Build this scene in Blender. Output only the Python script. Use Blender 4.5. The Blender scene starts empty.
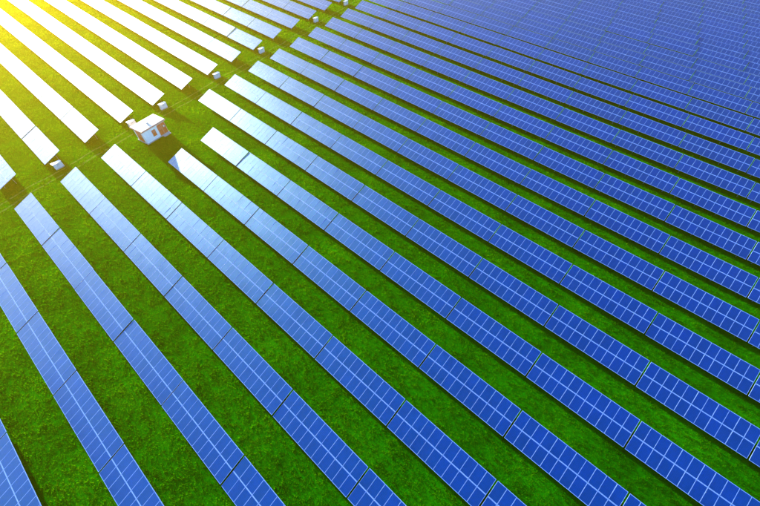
import bpy, bmesh, math, random
import numpy as np
from mathutils import Vector, Matrix

random.seed(7)
rng = np.random.default_rng(11)
scn = bpy.context.scene
col = scn.collection
R = math.radians

# ------------------------------------------------------------------ camera
H0 = 0.75                                   # low edge of the panels above ground
CAM = Vector((0.0, 0.0, 42.735 + H0))
YAW, PITCH, ROLL, FPX = 2.2800, 0.9140, 0.0150, 370.0
_d = Vector((math.cos(PITCH)*math.cos(YAW), math.cos(PITCH)*math.sin(YAW), -math.sin(PITCH)))
_r = Vector((math.sin(YAW), -math.cos(YAW), 0.0))
_u = _r.cross(_d)
RT = math.cos(ROLL)*_r + math.sin(ROLL)*_u
UP = -math.sin(ROLL)*_r + math.cos(ROLL)*_u
cd = bpy.data.cameras.new('camera')
cam = bpy.data.objects.new('camera', cd)
col.objects.link(cam)
cam.matrix_world = Matrix(((RT.x, UP.x, -_d.x, CAM.x), (RT.y, UP.y, -_d.y, CAM.y),
                           (RT.z, UP.z, -_d.z, CAM.z), (0, 0, 0, 1)))
cd.sensor_width = 36.0
cd.lens = FPX*36.0/760.0
cd.clip_start = 0.5
cd.clip_end = 4000.0
scn.camera = cam

# ------------------------------------------------------------------ light
SUN_EL = R(9.5)
SUN_SIDE = R(2.5)                            # sun stands a little to the +y side of the row direction
world = bpy.data.worlds.new('World')
scn.world = world
world.use_nodes = True
wn = world.node_tree.nodes
sky = wn.new('ShaderNodeTexSky')
sky.sky_type = 'NISHITA'
sky.sun_disc = False
sky.sun_elevation = SUN_EL
sky.sun_rotation = R(-90) + SUN_SIDE
sky.air_density = 0.8
sky.dust_density = 1.0
sky.ozone_density = 4.5
wn['Background'].inputs['Strength'].default_value = 0.15
world.node_tree.links.new(sky.outputs['Color'], wn['Background'].inputs['Color'])

sd = bpy.data.lights.new('sun', 'SUN')
sd.energy = 5.0
sd.angle = R(0.55)
sd.color = (1.0, 0.88, 0.60)
sun = bpy.data.objects.new('sun', sd)
col.objects.link(sun)
sun.location = (-150, 0, 80)
_s = Vector((-math.cos(SUN_EL)*math.cos(SUN_SIDE), math.cos(SUN_EL)*math.sin(SUN_SIDE), math.sin(SUN_EL)))
sun.rotation_euler = _s.to_track_quat('Z', 'Y').to_euler()

scn.view_settings.view_transform = 'Standard'
scn.view_settings.look = 'None'
scn.view_settings.exposure = 2.75
scn.cycles.max_bounces = 5
scn.cycles.diffuse_bounces = 2
scn.cycles.glossy_bounces = 2
scn.cycles.volume_bounces = 0
scn.view_settings.gamma = 1.0

# ------------------------------------------------------------------ helpers
def project(p):                              # photograph pixel (760 wide) of a point, for level of detail only
    v = Vector(p) - CAM
    z = v.dot(_d)
    if z < 1: return None
    return 380 + FPX*v.dot(RT)/z, 253 - FPX*v.dot(UP)/z

def tag(o, label=None, cat=None, group=None, kind=None):
    if label: o['label'] = label
    if cat: o['category'] = cat
    if group: o['group'] = group
    if kind: o['kind'] = kind
    return o

def link(name, me, parent=None, mat=None):
    o = bpy.data.objects.new(name, me)
    col.objects.link(o)
    if parent is not None: o.parent = parent
    if mat is not None and me is not None and not me.materials: me.materials.append(mat)
    return o

def empty(name, loc, rz=0.0):
    o = bpy.data.objects.new(name, None)
    col.objects.link(o)
    o.empty_display_size = 0.3
    o.location = loc
    o.rotation_euler = (0, 0, rz)
    return o

class MB:
    def __init__(s): s.v, s.f, s.m, s.uv = [], [], [], []
    def quad(s, a, b, c, d, m=0, uv=None):
        n = len(s.v)
        s.v += [tuple(a), tuple(b), tuple(c), tuple(d)]
        s.f.append((n, n+1, n+2, n+3)); s.m.append(m)
        s.uv += uv if uv else [(0, 0)]*4
    def box(s, lo, hi, m=0, mx=None):
        x0, y0, z0 = lo; x1, y1, z1 = hi
        c = [Vector(p) for p in ((x0,y0,z0),(x1,y0,z0),(x1,y1,z0),(x0,y1,z0),(x0,y0,z1),(x1,y0,z1),(x1,y1,z1),(x0,y1,z1))]
        if mx is not None: c = [mx @ p for p in c]
        n = len(s.v)
        s.v += [tuple(p) for p in c]
        for f in ((3,2,1,0),(4,5,6,7),(0,1,5,4),(1,2,6,5),(2,3,7,6),(3,0,4,7)):
            s.f.append(tuple(n+i for i in f)); s.m.append(m); s.uv += [(0, 0)]*4
    def mesh(s, name, mats):
        me = bpy.data.meshes.new(name)
        me.from_pydata(s.v, [], s.f)
        for m in mats: me.materials.append(m)
        me.polygons.foreach_set('material_index', s.m)
        ul = me.uv_layers.new(name='uv')
        ul.data.foreach_set('uv', np.array(s.uv, dtype=np.float32).ravel())
        me.update()
        return me

def bevel_box(name, lo, hi, mat, bev=0.02):
    bm = bmesh.new()
    bmesh.ops.create_cube(bm, size=1.0)
    for v in bm.verts:
        v.co = Vector(((lo[i]+hi[i])/2 + v.co[i]*(hi[i]-lo[i]) for i in range(3)))
    bmesh.ops.bevel(bm, geom=list(bm.edges), offset=bev, segments=2, affect='EDGES', profile=0.5)
    me = bpy.data.meshes.new(name)
    bm.to_mesh(me); bm.free()
    me.materials.append(mat)
    return me

def material(name):
    m = bpy.data.materials.new(name)
    m.use_nodes = True
    nt = m.node_tree
    b = nt.nodes['Principled BSDF']
    return m, nt, b

def N(nt, t, **kw):
    n = nt.nodes.new(t)
    for k, v in kw.items(): setattr(n, k, v)
    return n

def ramp(nt, stops):
    n = nt.nodes.new('ShaderNodeValToRGB')
    e = n.color_ramp.elements
    while len(e) > 1: e.remove(e[-1])
    e[0].position = stops[0][0]; e[0].color = (*stops[0][1], 1)
    for p, c in stops[1:]:
        x = e.new(p); x.color = (*c, 1)
    return n

def simple(name, rgb, rough=0.5, metal=0.0, noise=0.15, scale=3.0, bump=0.0):
    m, nt, b = material(name)
    tc = N(nt, 'ShaderNodeTexCoord')
    nz = N(nt, 'ShaderNodeTexNoise')
    nz.inputs['Scale'].default_value = scale
    nz.inputs['Detail'].default_value = 6
    nt.links.new(tc.outputs['Object'], nz.inputs['Vector'])
    r = ramp(nt, [(0.3, tuple(c*(1-noise) for c in rgb)), (0.7, tuple(min(1, c*(1+noise)) for c in rgb))])
    nt.links.new(nz.outputs['Fac'], r.inputs['Fac'])
    nt.links.new(r.outputs['Color'], b.inputs['Base Color'])
    b.inputs['Roughness'].default_value = rough
    b.inputs['Metallic'].default_value = metal
    if bump:
        bp = N(nt, 'ShaderNodeBump')
        bp.inputs['Strength'].default_value = bump
        bp.inputs['Distance'].default_value = 0.02
        nt.links.new(nz.outputs['Fac'], bp.inputs['Height'])
        nt.links.new(bp.outputs['Normal'], b.inputs['Normal'])
    return m

# ------------------------------------------------------------------ field geometry
ROW = 7.393                                   # row spacing
Y0 = -14.325
DY, DZ = 3.202, 1.221
TILT = math.atan2(DZ, DY)
SLANT = math.hypot(DY, DZ)
TPITCH = 11.3
MPITCH, MW = 1.0115, 0.995
MGAP = 0.022
ML = (SLANT - MGAP)/2
TLEN = 10*MPITCH + MW
NLANE, FLANE = -69.2, -75.9                   # row starts on both sides of the lane
SKEW = 1.325

_tr = [(-60, 0), (95, 0), (101, -0.1), (109, -0.3), (116, -0.5), (122, -0.65), (129, -0.8), (138, -0.95), (150, -1.1), (190, -1.5), (700, -1.5)]
def terrain(x, y):
    rise = 0.38*np.exp(-((x+16.0)/15.0)**2)*np.exp(-((y-132.0)/7.0)**2)
    return np.interp(y, [a for a, b in _tr], [b for a, b in _tr]) + rise
def relief(x, y):
    return 0.035*np.sin(x*0.61+1.3)*np.sin(y*0.53) + 0.03*np.sin(x*0.23-y*0.31) + 0.02*np.sin(x*1.7+y*1.1)*np.sin(y*1.9-x*0.4)

# ------------------------------------------------------------------ materials
def grass_nodes(m, nt, b, blades):
    geo = N(nt, 'ShaderNodeNewGeometry')
    n1 = N(nt, 'ShaderNodeTexNoise'); n1.inputs['Scale'].default_value = 0.16; n1.inputs['Detail'].default_value = 5
    n2 = N(nt, 'ShaderNodeTexNoise'); n2.inputs['Scale'].default_value = 1.6; n2.inputs['Detail'].default_value = 8; n2.inputs['Roughness'].default_value = 0.7
    for n in (n1, n2): nt.links.new(geo.outputs['Position'], n.inputs['Vector'])
    r1 = ramp(nt, [(0.25, (0.0025, 0.080, 0.0003)), (0.5, (0.004, 0.108, 0.0004)), (0.72, (0.009, 0.142, 0.0006))])
    r2 = ramp(nt, [(0.3, (0.68, 0.70, 0.68)), (0.55, (0.95, 0.95, 0.92)), (0.75, (1.15, 1.15, 1.1))])
    nt.links.new(n1.outputs['Fac'], r1.inputs['Fac'])
    nt.links.new(n2.outputs['Fac'], r2.inputs['Fac'])
    mul = N(nt, 'ShaderNodeMix', data_type='RGBA', blend_type='MULTIPLY')
    mul.inputs['Factor'].default_value = 1.0
    nt.links.new(r1.outputs['Color'], mul.inputs['A'])
    nt.links.new(r2.outputs['Color'], mul.inputs['B'])
    out = mul.outputs['Result']
    # worn wheel tracks of the lane: dry, paler grass
    sep = N(nt, 'ShaderNodeSeparateXYZ')
    nt.links.new(geo.outputs['Position'], sep.inputs['Vector'])
    def mth(op, a, bb):
        n = N(nt, 'ShaderNodeMath', operation=op)
        for i, v in enumerate((a, bb)):
            if isinstance(v, (int, float)): n.inputs[i].default_value = v
            else: nt.links.new(v, n.inputs[i])
        return n.outputs[0]
    ly = mth('MULTIPLY', sep.outputs['Y'], SKEW/ROW)
    lx = mth('ADD', sep.outputs['X'], ly)
    lx = mth('ADD', lx, -(NLANE - 2.65 + SKEW*Y0/ROW))
    wob = mth('MULTIPLY', mth('SUBTRACT', n1.outputs['Fac'], 0.5), 1.6)
    lx = mth('ADD', lx, wob)
    a = mth('ABSOLUTE', lx, 0)
    t1 = mth('LESS_THAN', a, 0.20)
    a2 = mth('ABSOLUTE', mth('ADD', lx, 1.7), 0)
    t2 = mth('LESS_THAN', a2, 0.20)
    tr = mth('MULTIPLY', mth('MAXIMUM', t1, t2), mth('GREATER_THAN', n2.outputs['Fac'], 0.44))
    tr = mth('MULTIPLY', tr, 0.0 if blades else 0.8)
    mix = N(nt, 'ShaderNodeMix', data_type='RGBA')
    nt.links.new(tr, mix.inputs['Factor'])
    nt.links.new(out, mix.inputs['A'])
    mix.inputs['B'].default_value = (0.10, 0.16, 0.03, 1)
    out = mix.outputs['Result']
    b.inputs['Roughness'].default_value = 0.75
    b.inputs['Specular IOR Level'].default_value = 0.0
    nt.links.new(out, b.inputs['Base Color'])
    if blades:
        tl = N(nt, 'ShaderNodeBsdfTranslucent')
        warm = N(nt, 'ShaderNodeMix', data_type='RGBA', blend_type='MULTIPLY')
        warm.inputs['Factor'].default_value = 1.0
        nt.links.new(out, warm.inputs['A'])
        warm.inputs['B'].default_value = (12.0, 2.0, 0.5, 1)
        nt.links.new(warm.outputs['Result'], tl.inputs['Color'])
        mx = N(nt, 'ShaderNodeMixShader')
        mx.inputs['Fac'].default_value = 0.55
        nt.links.new(b.outputs['BSDF'], mx.inputs[1])
        nt.links.new(tl.outputs['BSDF'], mx.inputs[2])
        nt.links.new(mx.outputs['Shader'], nt.nodes['Material Output'].inputs['Surface'])
    else:
        bp = N(nt, 'ShaderNodeBump')
        bp.inputs['Strength'].default_value = 0.8
        bp.inputs['Distance'].default_value = 0.12
        nt.links.new(n2.outputs['Fac'], bp.inputs['Height'])
        nt.links.new(bp.outputs['Normal'], b.inputs['Normal'])

M_ground, nt, b = material('meadow_ground'); grass_nodes(M_ground, nt, b, False)
M_blade, nt, b = material('grass_blades'); grass_nodes(M_blade, nt, b, True)

M_alu = simple('sky_tinted_frame', (0.150, 0.270, 0.58), 0.45, 0.1, 0.06, 4)  # aluminium frame with the blue of the sky light put into its colour
M_steel = simple('galvanised_steel', (0.20, 0.21, 0.22), 0.5, 0.6, 0.15, 6)

# white backsheet margin under the glass, the sky's blue put into its colour
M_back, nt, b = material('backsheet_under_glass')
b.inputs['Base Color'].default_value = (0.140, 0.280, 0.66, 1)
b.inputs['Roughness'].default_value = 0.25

# silicon cells under glass: 6 x 10 cells with thin bright joints
M_cell, nt, b = material('silicon_cells_under_glass')
uvn = N(nt, 'ShaderNodeUVMap')
uvn.uv_map = 'uv'
brick = N(nt, 'ShaderNodeTexBrick')
brick.offset = 0.0
brick.inputs['Scale'].default_value = 1.0
brick.inputs['Brick Width'].default_value = 1.0
brick.inputs['Row Height'].default_value = 1.0
brick.inputs['Mortar Size'].default_value = 0.016
brick.inputs['Mortar Smooth'].default_value = 0.1
brick.inputs['Color1'].default_value = (0.0002, 0.000, 0.085, 1)
brick.inputs['Color2'].default_value = (0.0003, 0.001, 0.125, 1)
brick.inputs['Mortar'].default_value = (0.006, 0.035, 0.28, 1)
nt.links.new(uvn.outputs['UV'], brick.inputs['Vector'])
oi = N(nt, 'ShaderNodeObjectInfo')
hsv = N(nt, 'ShaderNodeHueSaturation')
mr = N(nt, 'ShaderNodeMapRange')
mr.inputs['To Min'].default_value = 0.90
mr.inputs['To Max'].default_value = 1.10
nt.links.new(oi.outputs['Random'], mr.inputs['Value'])
dgeo = N(nt, 'ShaderNodeNewGeometry')
dust = N(nt, 'ShaderNodeTexNoise')
dust.inputs['Scale'].default_value = 0.55
dust.inputs['Detail'].default_value = 7
dust.inputs['Roughness'].default_value = 0.65
nt.links.new(dgeo.outputs['Position'], dust.inputs['Vector'])
dmr = N(nt, 'ShaderNodeMapRange')
dmr.inputs['From Min'].default_value = 0.3
dmr.inputs['From Max'].default_value = 0.7
dmr.inputs['To Min'].default_value = 0.82
dmr.inputs['To Max'].default_value = 1.18
nt.links.new(dust.outputs['Fac'], dmr.inputs['Value'])
vm = N(nt, 'ShaderNodeMath', operation='MULTIPLY')
nt.links.new(mr.outputs['Result'], vm.inputs[0])
nt.links.new(dmr.outputs['Result'], vm.inputs[1])
nt.links.new(vm.outputs[0], hsv.inputs['Value'])
rmr = N(nt, 'ShaderNodeMapRange')                 # dusty patches are a little rougher
rmr.inputs['From Min'].default_value = 0.3
rmr.inputs['From Max'].default_value = 0.7
rmr.inputs['To Min'].default_value = 0.38
rmr.inputs['To Max'].default_value = 0.45
nt.links.new(dust.outputs['Fac'], rmr.inputs['Value'])
nt.links.new(rmr.outputs['Result'], b.inputs['Roughness'])
nt.links.new(brick.outputs['Color'], hsv.inputs['Color'])
nt.links.new(hsv.outputs['Color'], b.inputs['Base Color'])
b.inputs['Roughness'].default_value = 0.45
b.inputs['IOR'].default_value = 2.1
b.inputs['Specular Tint'].default_value = (0.0, 0.60, 1.0, 1)   # blue anti-reflection coating

# ------------------------------------------------------------------ setting: ground
def build_ground():
    xs = np.concatenate([[-900, -500, -320, -240], np.arange(-200, 60.1, 1.1), [90, 160, 300, 600]])
    ys = np.concatenate([[-600, -300, -150, -90], np.arange(-60, 215.1, 1.1), [240, 300, 450, 800]])
    X, Y = np.meshgrid(xs, ys)
    Z = terrain(X, Y) + relief(X, Y)
    nx, ny = len(xs), len(ys)
    co = np.stack([X, Y, Z], -1).reshape(-1, 3).astype(np.float32)
    i = (np.arange(ny-1)[:, None]*nx + np.arange(nx-1)[None, :]).ravel()
    f = np.stack([i, i+1, i+nx+1, i+nx], 1).astype(np.int32)
    me = bpy.data.meshes.new('ground')
    me.vertices.add(len(co)); me.vertices.foreach_set('co', co.ravel())
    me.loops.add(f.size); me.loops.foreach_set('vertex_index', f.ravel())
    me.polygons.add(len(f)); me.polygons.foreach_set('loop_start', np.arange(0, f.size, 4, dtype=np.int32))
    me.polygons.foreach_set('use_smooth', np.ones(len(f), dtype=bool))
    me.update(calc_edges=True)
    tag(link('ground', me, None, M_ground), kind='structure')
build_ground()

# ------------------------------------------------------------------ solar tables
def module_into(mb, ox, oy, oz=0.0):
    """one framed module, corner at (ox, oy) in the table plane"""
    w, l, t = MW, ML, 0.042
    fr, mg_s, mg_e = 0.016, 0.005, 0.026
    zt = oz + t; zg = oz + t - 0.004
    def P(x, y, z): return (ox+x, oy+y, z)
    o = [(0,0),(w,0),(w,l),(0,l)]
    i1 = [(fr,fr),(w-fr,fr),(w-fr,l-fr),(fr,l-fr)]
    i2 = [(fr+mg_s,fr+mg_e),(w-fr-mg_s,fr+mg_e),(w-fr-mg_s,l-fr-mg_e),(fr+mg_s,l-fr-mg_e)]
    for k in range(4):
        a, c = k, (k+1) % 4
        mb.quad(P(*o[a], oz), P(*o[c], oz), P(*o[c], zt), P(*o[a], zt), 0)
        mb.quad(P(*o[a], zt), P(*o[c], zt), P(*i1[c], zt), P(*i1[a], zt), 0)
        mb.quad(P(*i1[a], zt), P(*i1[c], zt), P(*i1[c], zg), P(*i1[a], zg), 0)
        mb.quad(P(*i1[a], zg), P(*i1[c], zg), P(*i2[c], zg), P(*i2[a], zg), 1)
    mb.quad(*[P(*q, zg) for q in i2], 2, [(0,0),(6,0),(6,10),(0,10)])
    mb.quad(P(0,0,oz), P(0,l,oz), P(w,l,oz), P(w,0,oz), 1)
PM = [M_alu, M_back, M_cell]
mb = MB(); module_into(mb, 0, 0); ME_module = mb.mesh('solar_module', PM)
mb = MB()
for i in range(11):
    for j in range(2): module_into(mb, i*MPITCH, j*(ML+MGAP))
ME_array = mb.mesh('module_array', PM)

POSTX = [0.9, 4.0, 7.1, 10.2]
SF, SR = 0.65, 2.40                            # slant positions of front and rear posts
PURL = [0.35, 1.38, 2.05, 3.08]
def post_mesh(name, s):
    top = H0 + s*math.sin(TILT) - 0.16
    m = MB()                                   # C-section post
    m.box((-0.05, -0.035, -0.25), (0.05, -0.027, top)); m.box((-0.05, -0.0268, -0.25), (-0.042, 0.035, top)); m.box((0.042, -0.0268, -0.25), (0.05, 0.035, top))
    return m.mesh(name, [M_steel])
ME_pf, ME_pr = post_mesh('front_post', SF), post_mesh('rear_post', SR)
m = MB(); m.box((-0.03, 0.15, -0.16), (0.03, SLANT-0.15, -0.062)); ME_raft = m.mesh('rafter', [M_steel])
m = MB(); m.box((0.05, -0.025, -0.06), (TLEN-0.05, 0.025, -0.002)); ME_purl = m.mesh('purlin', [M_steel])
T_TILT = Matrix.Translation((0, 0, H0)) @ Matrix.Rotation(TILT, 4, 'X')
m = MB()
for x in POSTX:
    for s in (SF, SR):
        yy = s*math.cos(TILT)
        m.box((x-0.05, yy-0.035, -0.25), (x+0.05, yy+0.035, H0+s*math.sin(TILT)-0.16))
    m.box((x-0.03, 0.15, -0.16), (x+0.03, SLANT-0.15, -0.062), 0, T_TILT)
for s in PURL: m.box((0.05, s-0.025, -0.06), (TLEN-0.05, s+0.025, -0.002), 0, T_TILT)
ME_sup = m.mesh('support_frame', [M_steel])

ORD = ['', 'first', 'second', 'third', 'fourth', 'fifth', 'sixth', 'seventh', 'eighth', 'ninth', 'tenth', 'eleventh', 'twelfth', 'thirteenth',
       'fourteenth', 'fifteenth', 'sixteenth', 'seventeenth', 'eighteenth', 'nineteenth', 'twentieth', 'twenty-first', 'twenty-second',
       'twenty-third', 'twenty-fourth', 'twenty-fifth', 'twenty-sixth', 'twenty-seventh', 'twenty-eighth']
HUT_ROW = 4
def row_words(r):
    if r == HUT_ROW: return "in the hut's own row"
    n = abs(r-HUT_ROW)
    side = 'up-right of' if r > HUT_ROW else 'down-left of'
    return f"{ORD[n]} row {side} the hut"

def solar_table(r, k):
    y = Y0 + ROW*r
    if k >= 0: x = NLANE - SKEW*r + TPITCH*k
    else: x = FLANE - SKEW*r + TPITCH*k + (TPITCH-TLEN)
    zt = float(terrain(x+TLEN/2, y+DY/2))
    cs = [(x, y, H0+zt), (x+TLEN, y, H0+zt), (x, y+DY, H0+DZ+zt), (x+TLEN, y+DY, H0+DZ+zt)]
    q = [project(c) for c in cs]
    if any(p is None for p in q): return
    us, vs = [p[0] for p in q], [p[1] for p in q]
    mg = 15
    if max(us) < -mg or min(us) > 760+mg or max(vs) < -3 or min(vs) > 506+mg: return
    wpx = math.dist(q[1], q[0])/11; hpx = math.dist(q[2], q[0])/2
    seen = not (max(us) < 0 or min(us) > 760 or max(vs) < 0 or min(vs) > 506)
    near = max(wpx, hpx) > 8.0 and seen
    t = empty('solar_table', (x, y, zt + random.uniform(-0.02, 0.02)))
    t.rotation_euler = (R(random.gauss(0, 0.25)), R(random.gauss(0, 0.10)), R(random.gauss(0, 0.06)))
    if k >= 0:
        n = k + 1 - (1 if r in (4, 5) else 0)
        tone = 'pale blue' if n <= 3 else 'deep blue'
        lab = f"{tone} solar table, {ORD[n]} from the lane, {row_words(r)}"
        grp = 'solar tables on the near side of the lane'
    else:
        lab = f"glare-white solar table, {ORD[-k]} beyond the lane, {row_words(r)}"
        grp = 'solar tables beyond the lane'
    tag(t, lab, 'solar panel', grp)
    if near:
        for i in range(11):
            for j in range(2):
                o = link('module', ME_module, t)
                o.matrix_local = T_TILT @ Matrix.Translation((i*MPITCH, j*(ML+MGAP), random.uniform(0, 0.003))) @ Matrix.Rotation(R(random.gauss(0, 0.15)), 4, 'X') @ Matrix.Rotation(R(random.gauss(0, 0.15)), 4, 'Y')
        for px in POSTX:
            o = link('post', ME_pf, t); o.location = (px, SF*math.cos(TILT), 0)
            o = link('post', ME_pr, t); o.location = (px, SR*math.cos(TILT), 0)
            o = link('rafter', ME_raft, t); o.matrix_local = T_TILT @ Matrix.Translation((px, 0, 0))
        for s in PURL:
            o = link('purlin', ME_purl, t); o.matrix_local = T_TILT @ Matrix.Translation((0, s, 0))
    else:
        o = link('module_array', ME_array, t); o.matrix_local = T_TILT
        link('support_frame', ME_sup, t)

for r in range(-3, 31):
    for k in range(-13, 15):
        if k == 0 and r in (4, 5): continue
        solar_table(r, k)

# ------------------------------------------------------------------ transformer hut
M_plaster = simple('white_plaster', (0.86, 0.74, 0.70), 0.8, 0, 0.07, 2.2, 0.15)
M_fascia = simple('mauve_brown_fascia', (0.62, 0.22, 0.18), 0.6, 0, 0.1, 5)
M_roof = simple('white_roof_membrane', (0.62, 0.55, 0.46), 0.7, 0, 0.12, 1.5)
M_door = simple('red_brown_door_paint', (0.70, 0.085, 0.02), 0.5, 0, 0.18, 4)
M_conc = simple('grey_concrete', (0.36, 0.35, 0.33), 0.85, 0, 0.15, 4, 0.2)
M_cab = simple('pale_grey_cabinet_paint', (0.58, 0.57, 0.58), 0.45, 0, 0.06, 3)
M_dark = simple('dark_vent', (0.05, 0.05, 0.06), 0.6)
M_lampw = simple('white_lamp_glass', (0.85, 0.85, 0.85), 0.25)

def build_hut():
    Lh, Dh, Hh = 4.75, 2.75, 2.62              # local: x = depth (0 front .. -Dh back), y = length
    t = empty('transformer_hut', (-71.85, 15.75, 0.0), math.atan2(SKEW, ROW))
    tag(t, 'small white hut with red-brown doors and flat pale roof beside the lane', 'hut')
    link('plinth', bevel_box('plinth', (-Dh-0.12, -0.12, -0.2), (0.12, Lh+0.12, 0.16), M_conc, 0.02), t)
    link('wall', bevel_box('wall', (-Dh, 0, 0.161), (0, Lh, Hh), M_plaster, 0.015), t)
    rf = link('roof', bevel_box('roof', (-Dh-0.22, -0.22, Hh+0.16), (0.22, Lh+0.22, Hh+0.24), M_roof, 0.02), t)
    link('fascia', bevel_box('fascia', (-Dh-0.27, -0.27, Hh-0.06), (0.27, Lh+0.27, Hh+0.158), M_fascia, 0.015), rf)
    def leaf(name, lo, hi, axis, handle=True):
        d = link(name, bevel_box(name, lo, hi, M_door, 0.012), t)
        # frame pieces round the leaf
        m = MB(); w = 0.07
        if axis == 'x':                        # on the front wall, spans y,z
            y0, y1, z0, z1 = lo[1], hi[1], lo[2], hi[2]; a, c = 0.002, 0.075
            m.box((a, y0-w, z0), (c, y0-0.002, z1)); m.box((a, y1+0.002, z0), (c, y1+w, z1)); m.box((a, y0-w, z1+0.002), (c, y1+w, z1+w))
        else:
            x0, x1, z0, z1 = lo[0], hi[0], lo[2], hi[2]; a, c = -0.075, -0.002
            m.box((x0-w, a, z0), (x0-0.002, c, z1)); m.box((x1+0.002, a, z0), (x1+w, c, z1)); m.box((x0-w, a, z1+0.002), (x1+w, c, z1+w))
        link('door_frame', m.mesh('door_frame', [M_fascia]), d)
        for q in range(4):                     # louvre slats
            f = 0.55 + q*0.09
            z = lo[2] + (hi[2]-lo[2])*f
            if axis == 'x': bx = ((0.052, lo[1]+0.1, z), (0.068, hi[1]-0.1, z+0.05))
            else: bx = ((lo[0]+0.1, -0.068, z), (hi[0]-0.1, -0.052, z+0.05))
            mm = MB(); mm.box(*bx); link('louvre', mm.mesh('louvre', [M_fascia]), d)
        if handle:
            mm = MB()
            if axis == 'x': mm.box((0.052, hi[1]-0.12, lo[2]+0.9), (0.1, hi[1]-0.08, lo[2]+1.08))
            else: mm.box((hi[0]-0.12, -0.1, lo[2]+0.9), (hi[0]-0.08, -0.052, lo[2]+1.08))
            link('handle', mm.mesh('handle', [M_steel]), d)
    leaf('door', (0.002, 3.02, 0.2), (0.05, 3.80, 2.3), 'x')
    leaf('door', (0.002, 3.86, 0.2), (0.05, 4.64, 2.3), 'x')
    leaf('door', (-2.2, -0.05, 0.2), (-0.75, -0.002, 2.3), 'y')
    leaf('vent_door', (0.002, 1.72, 0.75), (0.05, 2.35, 1.95), 'x', False)
    mm = MB(); mm.box((0.002, 2.85, 2.3), (0.14, 3.0, 2.45)); link('wall_lamp', mm.mesh('wall_lamp', [M_lampw]), t)
    sg = MB(); sg.box((0.078, 4.18, 1.5), (0.09, 4.42, 1.74)); link('warning_plate', sg.mesh('warning_plate', [M_lampw]), t)
    st = bevel_box('step', (0.125, 3.2, -0.1), (0.7, 4.7, 0.12), M_conc, 0.015); link('step', st, t)
    cp = MB(); cp.box((-1.6, 2.1, Hh+0.241), (-1.2, 2.5, Hh+0.42)); cp.box((-1.68, 2.02, Hh+0.421), (-1.12, 2.58, Hh+0.47))
    link('roof_vent', cp.mesh('roof_vent', [M_cab]), rf)
build_hut()

# ------------------------------------------------------------------ inverter cabinets at the row ends
CAB_LABEL = {2: "pale inverter cabinet nearest the left edge, second row down-left of the hut",
             4: "pale inverter cabinet standing right behind the white hut",
             5: "pale inverter cabinet one row up-right of the hut",
             7: "pale inverter cabinet at the row end third up-right of the hut",
             9: "pale inverter cabinet at the row end fifth up-right of the hut",
             12: "small bluish inverter cabinet at the row end eighth up-right of the hut",
             14: "small bluish inverter cabinet farthest up the lane, cut by the top edge"}
def build_cabinet(r):
    x = FLANE - SKEW*r + 1.15; y = Y0 + ROW*r + 0.75
    t = empty('inverter_cabinet', (x, y, float(terrain(x, y))), math.atan2(SKEW, ROW)*0.5)
    tag(t, CAB_LABEL[r], 'cabinet', 'inverter cabinets at the row ends')
    W, D, Hc = 1.35, 0.6, 1.05
    link('plinth', bevel_box('plinth', (-0.05, -0.05, -0.2), (D+0.05, W+0.05, 0.14), M_conc, 0.015), t)
    link('body', bevel_box('body', (0, 0, 0.141), (D, W, Hc), M_cab, 0.02), t)
    bm = MB()
    z0, z1 = Hc+0.002, Hc+0.05
    bm.box((-0.1, -0.08, z0), (D+0.12, W+0.08, z1))
    n = len(bm.v)
    rm = bm.mesh('roof', [M_cab])
    for v in rm.vertices:                      # slight fall towards the back
        v.co.z += 0.06*(v.co.x/D)
    link('roof', rm, t)
    for s in (0, 1):
        d = link('door', bevel_box('door', (D+0.002, 0.05+s*0.69, 0.22), (D+0.03, 0.71+s*0.69, Hc-0.06), M_cab, 0.008), t)
        hm = MB(); hm.box((D+0.031, 0.60+s*0.18, 0.7), (D+0.06, 0.64+s*0.18, 0.9)); link('handle', hm.mesh('handle', [M_dark]), d)
    vm = MB()
    for q in range(5): vm.box((0.15, -0.014, 0.8+q*0.07), (D-0.15, -0.001, 0.84+q*0.07))
    link('vent_grille', vm.mesh('vent_grille', [M_dark]), t)
for r in CAB_LABEL: build_cabinet(r)

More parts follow.
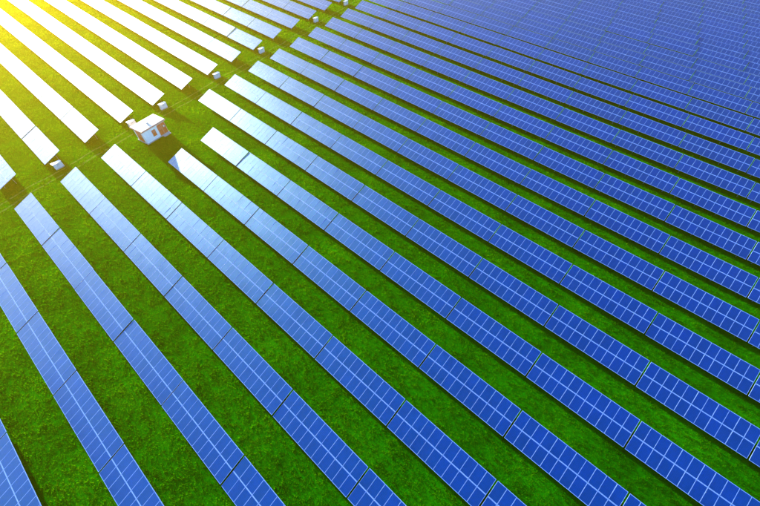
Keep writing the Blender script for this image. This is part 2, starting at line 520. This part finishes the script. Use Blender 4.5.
# ------------------------------------------------------------------ grass
def build_grass():
    # tufts, denser near the camera's ground
    P = []
    cells = 4.0
    for gx in np.arange(-185, 60, cells):
        for gy in np.arange(-40, 205, cells):
            c = (gx+cells/2, gy+cells/2, 0.0)
            q = project(c)
            if q is None or not (-90 < q[0] < 850 and -60 < q[1] < 600): continue
            d = (Vector(c)-CAM).length
            dens = min(30.0, 30.0*(52.0/d)**1.7)
            n = int(dens*cells*cells)
            pts = np.empty((n, 4)); pts[:, 0] = gx + rng.random(n)*cells; pts[:, 1] = gy + rng.random(n)*cells
            pts[:, 2] = d; pts[:, 3] = max(1.0, (d/52.0)**0.6)
            P.append(pts)
    P = np.concatenate(P)
    n = len(P)
    print('tufts', n)
    NB = 5
    clump = 0.5+0.5*np.sin(P[:, 0]*1.9+np.sin(P[:, 1]*1.3)*2)*np.sin(P[:, 1]*2.1+np.sin(P[:, 0]*1.1)*2)
    s = P[:, 3]*(0.7+0.5*clump+0.4*rng.random(n))
    z = terrain(P[:, 0], P[:, 1]) + relief(P[:, 0], P[:, 1]) - 0.02
    V = np.empty((n, NB, 3, 3), dtype=np.float32)
    for k in range(NB):
        a = rng.random(n)*2*np.pi
        ox = (rng.random(n)-0.5)*0.20*s; oy = (rng.random(n)-0.5)*0.20*s
        w = (0.012+0.012*rng.random(n))*s
        h = (0.06+0.08*rng.random(n))*s
        lean = (0.03+0.10*rng.random(n))*s
        bx, by = P[:, 0]+ox, P[:, 1]+oy
        ca, sa = np.cos(a), np.sin(a)
        V[:, k, 0] = np.stack([bx-ca*w, by-sa*w, z], 1)
        V[:, k, 1] = np.stack([bx+ca*w, by+sa*w, z], 1)
        V[:, k, 2] = np.stack([bx-sa*lean, by+ca*lean, z+h], 1)
    V = V.reshape(-1, 3)
    nf = len(V)//3
    me = bpy.data.meshes.new('grass')
    me.vertices.add(len(V)); me.vertices.foreach_set('co', V.ravel())
    me.loops.add(len(V)); me.loops.foreach_set('vertex_index', np.arange(len(V), dtype=np.int32))
    me.polygons.add(nf); me.polygons.foreach_set('loop_start', np.arange(0, len(V), 3, dtype=np.int32))
    me.update(calc_edges=True)
    tag(link('grass', me, None, M_blade), 'short bright green meadow grass between the solar rows', 'grass', None, 'stuff')
build_grass()

# ------------------------------------------------------------------ yellow haze added to imitate the low sun's glare
def build_haze():
    m = bpy.data.materials.new('glare_haze'); m.use_nodes = True
    nt = m.node_tree
    nt.nodes.remove(nt.nodes['Principled BSDF'])
    v = N(nt, 'ShaderNodeVolumePrincipled')
    v.inputs['Color'].default_value = (1.0, 0.74, 0.05, 1)  # yellow of the sun glare put into the volume colour
    v.inputs['Density'].default_value = 0.00053
    v.inputs['Anisotropy'].default_value = 0.79
    nt.links.new(v.outputs['Volume'], nt.nodes['Material Output'].inputs['Volume'])
    mb = MB(); mb.box((-905, -605, -3.0), (605, 805, 46.0))
    tag(link('haze', mb.mesh('haze', [m])), 'yellow haze added to imitate the glare of the low sun', 'haze', None, 'stuff')
build_haze()
